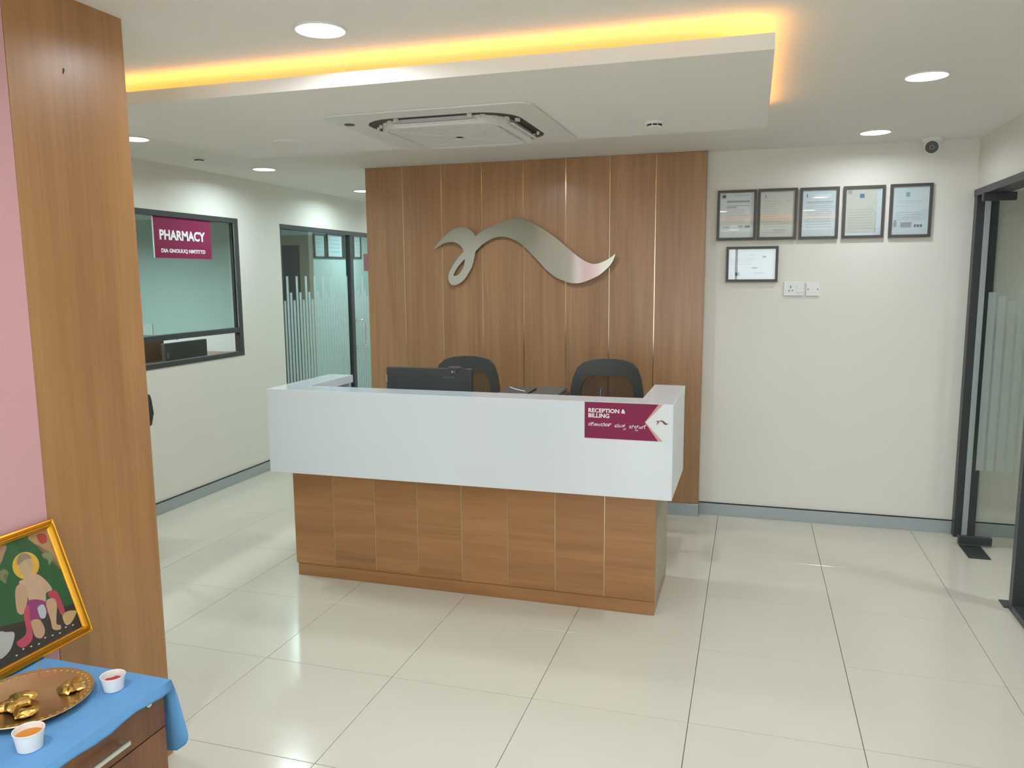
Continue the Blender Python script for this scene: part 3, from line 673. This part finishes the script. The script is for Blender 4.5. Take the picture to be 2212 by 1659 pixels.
bm = B(); bx(bm, -5.199, -5.195, 9.98, 10.45, 1.725, 1.96); tag(obj('notice', bm, M_notice, None), 'red printed notice on the clinic wall at the panelling edge', 'notice')

# ================================================================== glass door on the right
d = sroot('door_2', 'open frameless glass door with black patch fittings in the right partition', (XR, 5.15, 0))
LY = 5.15
bm = B(); bx(bm, XR+.02, 2.15, LY-.006, LY+.006, .012, 2.085); obj('glass_leaf', bm, M_glass_g, d)
bm = B(); bx(bm, XR-.025, XR+.155, LY-.016, LY+.016, .012, .062, .003, 1); obj('bottom_patch', bm, M_black, d)
bm = B(); bx(bm, XR-.025, XR+.145, LY-.016, LY+.016, 2.036, 2.082, .003, 1); obj('top_patch', bm, M_black, d)
bm = B(); bx(bm, XR-.018, XR+.098, 4.920, 5.152, .0005, .004); obj('floor_spring_plate', bm, M_black, d)
for k in range(16):
    x = XR+.06+k*.052; bm = B(); bx(bm, x-.019, x+.019, LY-.0068, LY-.0061, .47, (1.52, 1.50, 1.47)[k % 3]); obj('frosted_strip', bm, M_frost2, d)
r = sroot('window_3', 'black framed glass partition right of the open door', (XR, 4.2, 0))
def rr(nm, y0, y1, z0, z1, x0=XR-.012, x1=XR+.105, m=None, parent=None):
    bm = B(); bx(bm, x0, x1, y0, y1, z0, z1, .0015, 1); return obj(nm, bm, m or M_black, parent or r)
rr('door_jamb', 5.312, YB-.011, 0, DH-.04); rr('jamb_seal', 5.302, 5.312, 0, DH-.04, XR+.03, XR+.06, M_skirt)
rr('head_rail', 1.2, YB-.011, DH-.04, DH, XR-.016); rr('post', 4.155, 4.205, 0, DH-.04)
rr('bottom_rail', 1.2, 4.155, 0, .035); rr('post', 1.2, 1.25, .035, DH-.04)
bm = B(); bx(bm, XR+.04, XR+.05, 1.25, 4.155, .035, DH-.04); obj('pane', bm, M_glass_g, r)
rr('door_stop', 4.205, 4.30, .0005, .006, XR-.03, XR+.03, M_dark2)

# ================================================================== behind the desk
def office_chair(x, y, label):
    t = thing('office_chair', label, 'office chair', (x, y, 0), 'mesh office chairs behind the desk')
    half = [(.232, .62), (.232, .80), (.226, .93), (.212, 1.005), (.188, 1.065), (.152, 1.098), (.10, 1.113), (.04, 1.120)]
    out = half + [(-u, v) for u, v in half[::-1]]
    hin = [(.170, .665), (.172, .80), (.168, .90), (.155, .965), (.134, 1.005), (.10, 1.022), (.06, 1.018), (.02, 1.014)]
    inn = hin + [(-u, v) for u, v in hin[::-1]]
    def bend(u, v, dd): return (u, .05+dd+(-.35*u*u*2.0)+.06*((v-.9)**2)*4, v)
    bm = B(); ringprism(bm, out, inn, bend, 0, .028); obj('back_frame', bm, M_dark, t, smooth=True, local=True)
    bm = B(); V = [[bm.verts.new(bend(-.175+.35*i/10, .65+(.39)*j/8, .012)) for j in range(9)] for i in range(11)]
    for i in range(10):
        for j in range(8):
            u, v = -.175+.35*(i+.5)/10, .65+.39*(j+.5)/8
            if v > 1.02 and abs(u) > .12: continue
            bm.faces.new((V[i][j], V[i+1][j], V[i+1][j+1], V[i][j+1]))
    obj('mesh_back', bm, M_mesh, t, local=True, label='see-through black mesh')
    bm = B(); bx(bm, -.24, .24, -.42, .0, .46, .53, .03, 3); obj('seat', bm, M_dark, t, smooth=True, local=True)
    bm = B(); tube(bm, [(0, -.1, .45), (0, .06, .47), (0, .10, .55), (0, .075, .68)], .022); obj('back_bracket', bm, M_dark, t, local=True)
    bm = B(); cyl(bm, (0, -.22, .1), (0, -.22, .46), .025); obj('gas_column', bm, M_dark2, t, local=True)
    for k in range(5):
        a = 2*math.pi*k/5+.3; c, s = math.cos(a), math.sin(a)
        bm = B(); tube(bm, [(0, -.22, .11), (c*.15, -.22+s*.15, .10), (c*.23, -.22+s*.23, .075)], .02); lg = obj('base_arm', bm, M_dark, t, local=True)
        bm = B(); cyl(bm, (c*.23-s*.02, -.22+s*.23+c*.02, .03), (c*.23+s*.02, -.22+s*.23-c*.02, .03), .029); obj('castor', bm, M_dark2, lg, local=True)
    for s in (-1, 1):
        bm = B(); tube(bm, [(s*.2, -.2, .47), (s*.29, -.2, .5), (s*.29, -.2, .66)], .016); bx(bm, s*.29-.03, s*.29+.03, -.32, -.08, .66, .69, .01); obj('armrest', bm, M_dark, t, local=True)
    return t
office_chair(-.84, 4.72, 'black mesh office chair behind the right half of the desk')
office_chair(-1.755, 4.70, 'black mesh office chair half hidden behind the desk monitor')
t = thing('desk_monitor', 'black computer monitor seen from the back on the reception desk', 'monitor', (-1.68, 3.98, .735))
bm = B(); bx(bm, -1.944, -1.437, 3.955, 3.985, .83, 1.136, .006); obj('back_shell', bm, M_dark, t)
bm = B(); bx(bm, -1.80, -1.58, 3.975, 4.0, .87, 1.05, .008); obj('back_bulge', bm, M_dark, t)
bm = B(); cyl(bm, (-1.69, 3.99, .745), (-1.69, 3.985, .9), .02); obj('stand_neck', bm, M_dark, t)
bm = B(); bx(bm, -1.80, -1.58, 3.90, 4.08, .735, .748, .004); obj('stand_base', bm, M_dark, t)
bm = B(); bx(bm, -1.943, -1.9375, 3.9535, 3.956, 1.05, 1.092); obj('sticker', bm, M_print, t, label='small grey side sticker')
bm = text_bm('lenovo', .022, .0003, 0, .062); bm.transform(FRONT((-1.60, 3.9547, 1.082))); obj('lettering', bm, M_printd, t)
t = thing('webcam', 'small grey webcam clipped on top of the desk monitor', 'webcam', (-1.535, 3.97, 1.136))
bm = B(); bx(bm, -1.575, -1.505, 3.945, 3.99, 1.128, 1.146, .006); obj('body', bm, M_dark2, t)
bm = B(); bx(bm, -1.56, -1.52, 3.944, 3.954, 1.108, 1.13, .003); obj('clip', bm, M_dark2, t)
bm = B(); tube(bm, [(-1.51, 3.95, 1.138), (-1.49, 3.945, 1.142), (-1.465, 3.95, 1.136), (-1.455, 3.98, 1.10)], .003); obj('cable', bm, M_dark, t)
bm = B(); cyl(bm, (-1.542, 3.942, 1.121), (-1.542, 3.9445, 1.121), .005); obj('led', bm, M_chrome, t)
t = thing('printer', 'black desktop printer with a grey paper tray behind the counter', 'printer', (-1.12, 4.08, .735))
bm = B(); bx(bm, -1.30, -.94, 3.90, 4.17, .745, 1.005, .008); obj('body', bm, M_dark, t)
bm = B(); prism(bm, [(3.915, 1.005), (4.165, 1.005), (4.165, 1.018), (3.915, 1.012)], lambda u, v, d: (d, u, v), -1.29, -1.13); obj('lid', bm, M_dark2, t)
bm = B(); prism(bm, [(3.93, 1.006), (4.16, 1.006), (4.16, 1.026), (3.95, 1.016)], lambda u, v, d: (d, u, v), -1.10, -.955); obj('paper_tray', bm, M_dark2, t)
bm = B(); tube(bm, [(-1.27, 4.12, 1.022), (-1.22, 4.06, 1.020), (-1.15, 4.0, 1.020)], .0025); obj('white_cable', bm, M_ink, t)
for s in ((-1.27, 3.93), (-.97, 3.93), (-1.27, 4.14), (-.97, 4.14)):
    bm = B(); cyl(bm, (s[0], s[1], .735), (s[0], s[1], .746), .012); obj('foot', bm, M_dark, t)
t = thing('pen_holder', 'small black pen holder with one pen in front of the right chair', 'pen holder', (-.745, 4.0, .735))
bm = B(); lathe(bm, [(.035, 0), (.037, .10), (.034, .10), (.032, .006)], n=24); obj('cup', bm, M_dark, t, local=True)
bm = B(); cyl(bm, (0, 0, .01), (.014, .0, .322), .0075, .006); pn = obj('pen', bm, M_dark2, t, local=True)
bm = B(); bx(bm, .006, .009, -.009, -.007, .272, .315); obj('clip', bm, M_chrome, pn, local=True)

# ================================================================== pillar
t = thing('wooden_pillar', 'wide wood-clad pillar in the left foreground', 'pillar', (-2.09, 1.865, 0))
bm = B(); bx(bm, -2.30, -1.894, 1.658, 2.069, 0, ZC); obj('core', bm, M_wall, t, label='white painted back of the pillar')
bm = B(); bx(bm, -1.893, -1.874, 1.658, 2.071, 0, ZC, .001, 1); obj('cladding', bm, M_wood_y, t)
bm = B(); tube(bm, [(-1.8745, 1.835, 2.205), (-1.873, 1.838, 2.213), (-1.8735, 1.838, 2.220)], .002, 6); obj('nail', bm, M_dark2, t)

# ================================================================== waiting chair
t = thing('waiting_chair', 'black padded waiting chair mostly hidden behind the pillar', 'chair', (-3.46, 3.42, 0))
bm = B()
prof = [(3.15, .79), (3.66, .79), (3.683, .86), (3.672, .945), (3.660, .976), (3.15, .976)]
prism(bm, prof, lambda u, v, d: (d, u, v), -3.335, -3.295); bmesh.ops.bevel(bm, geom=bm.edges[:], offset=.006, segments=2, affect='EDGES')
obj('backrest', bm, M_dark, t)
bm = B(); bx(bm, -3.80, -3.34, 3.17, 3.64, .44, .49, .015); obj('seat', bm, M_dark, t)
for x, y in ((-3.77, 3.2), (-3.77, 3.61), (-3.33, 3.2), (-3.33, 3.55)):
    bm = B(); tube(bm, [(x, y, 0), (x, y, .45)] if x < -3.5 else [(x, y, 0), (x, y, .45), (x+.015, y, .85)], .011); obj('leg', bm, M_chrome, t)

# ================================================================== shrine table
ZT = .643
t = thing('drawer_cabinet', 'dark wood drawer cabinet under the blue cloth', 'cabinet', (-1.62, 1.1, 0))
KX0, KX1, KY0, KY1 = -1.868, -1.362, .62, 1.488
bm = B(); bx(bm, KX0, KX1-.018, KY0, KY1, .04, ZT-.002); obj('carcass', bm, M_wood_dk, t)
bm = B(); bx(bm, KX0+.02, KX1-.04, KY0+.02, KY1-.02, 0, .04); obj('plinth', bm, M_dark, t)
for k, (z0, z1) in enumerate(((.531, ZT-.006), (.30, .527), (.045, .296))):
    bm = B(); bx(bm, KX1-.017, KX1, KY0, KY1-.002, z0, z1, .0015, 1); dr = obj('drawer', bm, M_wood_dk, t)
    zc = .572 if k == 0 else (z0+z1)/2+.04
    bm = B(); ys = (1.20, 1.348); bx(bm, KX1+.018, KX1+.026, ys[0], ys[1], zc-.006, zc+.006, .002, 1)
    for y in (ys[0]+.012, ys[1]-.012): bx(bm, KX1, KX1+.02, y-.005, y+.005, zc-.005, zc+.005)
    obj('handle', bm, M_chrome, dr, label='chrome bar handle')
    if k == 0:
        bm = B(); cyl(bm, (KX1, 1.432, .618), (KX1+.006, 1.432, .618), .009); obj('lock', bm, M_chrome, dr)
        bm = B(); cyl(bm, (KX1+.006, 1.450, .622), (KX1+.012, 1.450, .622), .005); obj('key', bm, M_chrome, dr)
# cloth
bm = B(); X0, X1, Y0, Y1 = -1.870, -1.350, .60, 1.500; N, Mn = 14, 22
grid = {}
def cz(x, y): return ZT+.0015+.0012*math.sin(x*23+y*11)*math.sin(y*17)
for i in range(N+1):
    for j in range(Mn+1):
        x, y = X0+(X1-X0)*i/N, Y0+(Y1-Y0)*j/Mn; grid[i, j] = bm.verts.new((x, y, cz(x, y)))
for i in range(N):
    for j in range(Mn): bm.faces.new((grid[i, j], grid[i+1, j], grid[i+1, j+1], grid[i, j+1]))
# front hem (over the drawer side)
prev = [grid[N, j] for j in range(Mn+1)]
for k in range(1, 5):
    row = []
    for j in range(Mn+1):
        y = Y0+(Y1-Y0)*j/Mn; drop = .017+.010*max(0, (1.25-y))/.4+.004*math.sin(y*31)
        s = k/4; row.append(bm.verts.new((X1+.007*math.sin(s*1.5)+.002*math.sin(y*40)*s, y, ZT-drop*s)))
    for j in range(Mn): bm.faces.new((prev[j], prev[j+1], row[j+1], row[j]))
    prev = row
hem_end = [grid[N, Mn]]
# far side drape
prev = [grid[i, Mn] for i in range(N+1)]
for k in range(1, 11):
    s = k/10; row = []
    for i in range(N+1):
        u = i/N; fl_ = max(0, u-.72)/.28
        drop = .214*s*(1-.06*fl_*fl_*s-.12*fl_**5*s*s)
        x = X0+(X1-X0)*u+.042*fl_*s**.9 - (.022*(max(0, s-.7)/.3)**2*fl_**4)
        y = Y1+.006*math.sin(min(1, s*4)*1.5)+s*(.010*math.sin(u*16+.6)+.012*fl_)
        row.append(bm.verts.new((x, y, ZT-drop)))
    for i in range(N): bm.faces.new((prev[i], row[i], row[i+1], prev[i+1]))
    prev = row
cl = obj('blue_tablecloth', bm, M_cloth, None, smooth=True)
tag(cl, 'blue cloth draped over the drawer cabinet with a hanging corner', 'tablecloth')
sm = cl.modifiers.new('thickness', 'SOLIDIFY'); sm.thickness = .0015; sm.offset = 1

# picture leaning on the wall
Yv = Vector((-.334, 0, .943)).normalized(); Xv = Vector((0, 1, 0)); Zv = Xv.cross(Yv)
O = Vector((-1.741, 1.661, .652)) - Zv*.022
mw = Matrix((Xv, Yv, Zv)).transposed().to_4x4(); mw.translation = O
t = thing('devotional_picture', 'gold framed devotional picture leaning on the pink wall', 'framed picture', mw=mw)
PW, PH = .46, .338
prof = [(0, 0), (0, .014), (.002, .018), (.006, .020), (.009, .0165), (.011, .0165), (.014, .022), (.018, .022), (.020, .016), (.023, .013), (.025, .009), (.025, 0)]
bm = B(); rings = []
for dd, hh in prof:
    rings.append([bm.verts.new(p) for p in ((-PW+dd, dd, hh), (-dd, dd, hh), (-dd, PH-dd, hh), (-PW+dd, PH-dd, hh))])
for k in range(len(rings)):
    A, Bb = rings[k], rings[(k+1) % len(rings)]
    for i in range(4): bm.faces.new((A[i], A[(i+1) % 4], Bb[(i+1) % 4], Bb[i]))
obj('gold_frame', bm, M_gold, t, local=True)
colz = {}
def pm(hexc, rough=.5):
    if hexc not in colz: colz[hexc] = mat('print_'+hexc[1:], hexc, rough, noise=.10, nscale=45)
    return colz[hexc]
bm = B(); bx(bm, -PW+.02, -.02, .02, PH-.02, .002, .0085); pr_ = obj('print', bm, pm('#2f5a30'), t, local=True)
def smoothpoly(P, n=4):
    m_ = len(P); out = []
    for i in range(m_):
        a, b_, c, d_ = (Vector(P[(i+q) % m_]) for q in (-1, 0, 1, 2))
        for k in range(n):
            s = k/n; out.append(tuple(.5*((2*b_)+(c-a)*s+(2*a-5*b_+4*c-d_)*s*s+(3*b_-a-3*c+d_)*s**3)))
    return out
lay = [0]
def shape(nm, P, colr, sm_=True):
    lay[0] += 1; bm = B(); z0 = .0085; z1 = .0086+lay[0]*.00004
    prism(bm, smoothpoly(P) if sm_ else P, lambda u, v, d: (u, v, d), z0, z1); bmesh.ops.triangulate(bm, faces=bm.faces)
    obj(nm, bm, pm(colr), pr_, local=True)
shape('print_ground', [(-.435, .025), (-.435, .12), (-.2417, .1214), (-.1619, .1063), (-.0613, .0972), (-.0255, .0926), (-.0255, .025)], '#3a2d25', False)
shape('print_curtain', [(-.0817, .3125), (-.026, .3125), (-.026, .1941), (-.0325, .2402), (-.0637, .2787), (-.0794, .2962)], '#b58a5c')
shape('print_flower', [(-.0588, .3072), (-.0339, .3033), (-.0361, .2812), (-.0558, .282)], '#b0402f')
shape('print_curtain', [(-.24, .3125), (-.1537, .3125), (-.167, .2863), (-.186, .2676), (-.235, .25)], '#a9835c')
shape('print_leaf', [(-.0621, .254), (-.0362, .2477), (-.0347, .2349), (-.055, .2181), (-.0515, .235), (-.0638, .2456)], '#8a8a62')
shape('print_leaf', [(-.1926, .2502), (-.1769, .2527), (-.1704, .2386), (-.1852, .2387), (-.1851, .2158), (-.1967, .2318)], '#7f7a55')
shape('print_halo', [(-.1180+.038*math.cos(a*.3927), .2410+.036*math.sin(a*.3927)) for a in range(16)], '#e0ab3e')
shape('print_scarf', [(-.0873, .1465), (-.0661, .1498), (-.0588, .1346), (-.0581, .0827), (-.0713, .0795), (-.0743, .1049)], '#b8404f')
shape('print_figure', [(-.1528, .2057), (-.1328, .2094), (-.1058, .2136), (-.0848, .1934), (-.0707, .1547), (-.0919, .1514), (-.104, .1296), (-.1422, .1459), (-.1423, .1694)], '#c9a184')
shape('print_arm', [(-.1656, .1964), (-.1471, .2005), (-.137, .1789), (-.1482, .1543), (-.1702, .1261), (-.1843, .1366), (-.1775, .1696)], '#c49a78')
shape('print_head', [(-.1364, .2635), (-.1233, .2733), (-.1058, .2699), (-.0974, .2549), (-.103, .2303), (-.1151, .2142), (-.1277, .2103), (-.1365, .2197), (-.1386, .238)], '#c2a07e')
shape('print_hair', [(-.1390, .2500), (-.1364, .2640), (-.1233, .2743), (-.1058, .2709), (-.0960, .2549), (-.1150, .2560)], '#9a7f63')
shape('print_skirt', [(-.1429, .1521), (-.103, .1322), (-.1038, .1058), (-.1257, .0917), (-.1619, .0963), (-.164, .1263)], '#93386a')
shape('print_leg', [(-.1573, .1), (-.1349, .0929), (-.1313, .0619), (-.1469, .0471), (-.1618, .0571), (-.1624, .0792)], '#c69c78')
shape('print_leg', [(-.1012, .1284), (-.0773, .1303), (-.0737, .1107), (-.0939, .0655), (-.0847, .0553), (-.0888, .0452), (-.1084, .0542), (-.1061, .08)], '#c69c78')
shape('print_scarf', [(-.1702, .1261), (-.1495, .1432), (-.1599, .1012), (-.1712, .0572), (-.2029, .0465), (-.2147, .0664), (-.182, .0767)], '#c04a5c')
shape('print_sash', [(-.1283, .1253), (-.1116, .1269), (-.1094, .1082), (-.1193, .0918), (-.1302, .0967), (-.1316, .1091)], '#b9bcc0')
shape('print_vase', [(-.0695, .0756), (-.0503, .0808), (-.0261, .0718), (-.032, .062), (-.0539, .0473), (-.0699, .0501)], '#c9a46c')
shape('print_bouquet', [(-.2472, .1071), (-.2316, .1026), (-.2113, .0904), (-.2339, .0588), (-.2615, .0472), (-.2669, .0555)], '#b9b3aa')
for k in range(9):
    u, v = -.05-.022*k, .040+.004*math.sin(k*2.1)
    shape('print_petal', [(u-.003, v), (u, v+.0018), (u+.003, v), (u, v-.0018)], '#e6ddd0')
bm = B(); bx(bm, -PW+.0249, -.0249, .0249, PH-.0249, .0105, .0112); obj('glass', bm, M_glass_c, t, local=True)

# brass plate with offerings
PC = (-1.590, 1.312); t = thing('brass_plate', 'round embossed brass puja plate on the blue cloth', 'plate', (PC[0], PC[1], ZT+.003))
bm = B(); lathe(bm, [(.085, 0), (.098, .002), (.118, .014), (.134, .018), (.137, .0185), (.136, .0205), (.118, .0175), (.097, .0055), (.0, .004)], n=72); obj('dish', bm, M_brass, t, smooth=True, local=True)
for k in range(48):
    a = 2*math.pi*k/48; bm = B(); bmesh.ops.create_icosphere(bm, subdivisions=1, radius=.0052)
    bm.transform(Matrix.Translation((.126*math.cos(a), .126*math.sin(a), .0185)) @ Matrix.Diagonal((1, 1, .5, 1))); obj('embossed_bead', bm, M_goldfoil, t, smooth=True, local=True)
def offering(x, y, z, r, label, seed):
    random.seed(seed); t = thing('gold_offering', label, 'offering', (x, y, z), 'gold foil offerings on the plate')
    for k in range(7):
        a = random.uniform(0, 6.28); rr_ = r*random.uniform(.1, .7); bm = B(); bmesh.ops.create_icosphere(bm, subdivisions=2, radius=r*random.uniform(.35, .6))
        for v in bm.verts: v.co *= 1+random.uniform(-.18, .18)
        hgt = r*random.uniform(.25, .6)
        bm.transform(Matrix.Translation((rr_*math.cos(a), rr_*math.sin(a), hgt*.6)) @ Matrix.Rotation(random.uniform(0, 3), 4, 'Z') @ Matrix.Diagonal((1.3, .8, .45, 1)))
        obj('foil_piece', bm, M_goldfoil, t, local=True)
ZP = ZT+.0085
offering(-1.535, 1.382, ZP, .034, 'crumpled gold foil offering at the far edge of the brass plate', 3)
offering(-1.600, 1.290, ZP, .040, 'large heap of gold foil in the middle of the brass plate', 5)
offering(-1.545, 1.255, ZP, .030, 'gold foil offering at the near edge of the brass plate', 9)
offering(-1.640, 1.225, ZP, .030, 'gold foil offering at the left side of the brass plate', 11)
t = thing('incense_stick', 'thin incense stick standing on the brass plate under the picture', 'incense stick', (-1.655, 1.40, ZP))
bm = B(); cyl(bm, (0, 0, .002), (.002, .002, .045), .0013, .0011, 8); st = obj('stick', bm, M_orange, t, local=True)
bm = B(); lathe(bm, [(.005, 0), (.004, .004), (0, .005)], n=12); obj('holder', bm, M_brass, t, local=True)
def cup(x, y, r, h, m, label, lump, conts):
    t = thing('paper_cup', label, 'cup', (x, y, ZT+.0035), 'small white cups on the blue cloth')
    bm = B(); lathe(bm, [(r*.80, 0), (r*.98, h-.002), (r*1.03, h-.001), (r*1.03, h+.0015), (r*.97, h+.001), (r*.95, h*.75), (r*.78, .003), (0, .003)], n=36); obj('shell', bm, M_cup, t, smooth=True, local=True)
    bm = B()
    if lump:
        for dx, dy, q in ((-.3, -.2, .45), (.25, .1, .5), (0, .35, .42)):
            g = B(); bmesh.ops.create_icosphere(g, subdivisions=2, radius=r*q); g.transform(Matrix.Translation((dx*r, dy*r, h*.55)) @ Matrix.Diagonal((1, 1, .7, 1)))
            me_ = bpy.data.meshes.new('x'); g.to_mesh(me_); g.free(); bm.from_mesh(me_); bpy.data.meshes.remove(me_)
        cyl(bm, (0, 0, .004), (0, 0, h*.55), r*.78, r*.86, 28)
    else: cyl(bm, (0, 0, .004), (0, 0, h*.72), r*.78, r*.93, 32)
    obj(conts, bm, m, t, smooth=True, local=True)
cup(-1.452, 1.424, .0275, .034, M_red, 'small white cup of red powder by the far edge of the cloth', True, 'red_powder')
cup(-1.437, 1.178, .0300, .040, M_orange, 'small white cup of orange paste in front of the brass plate', False, 'orange_paste')

for o in list(bpy.data.objects):
    if '_o' in o: del o['_o']
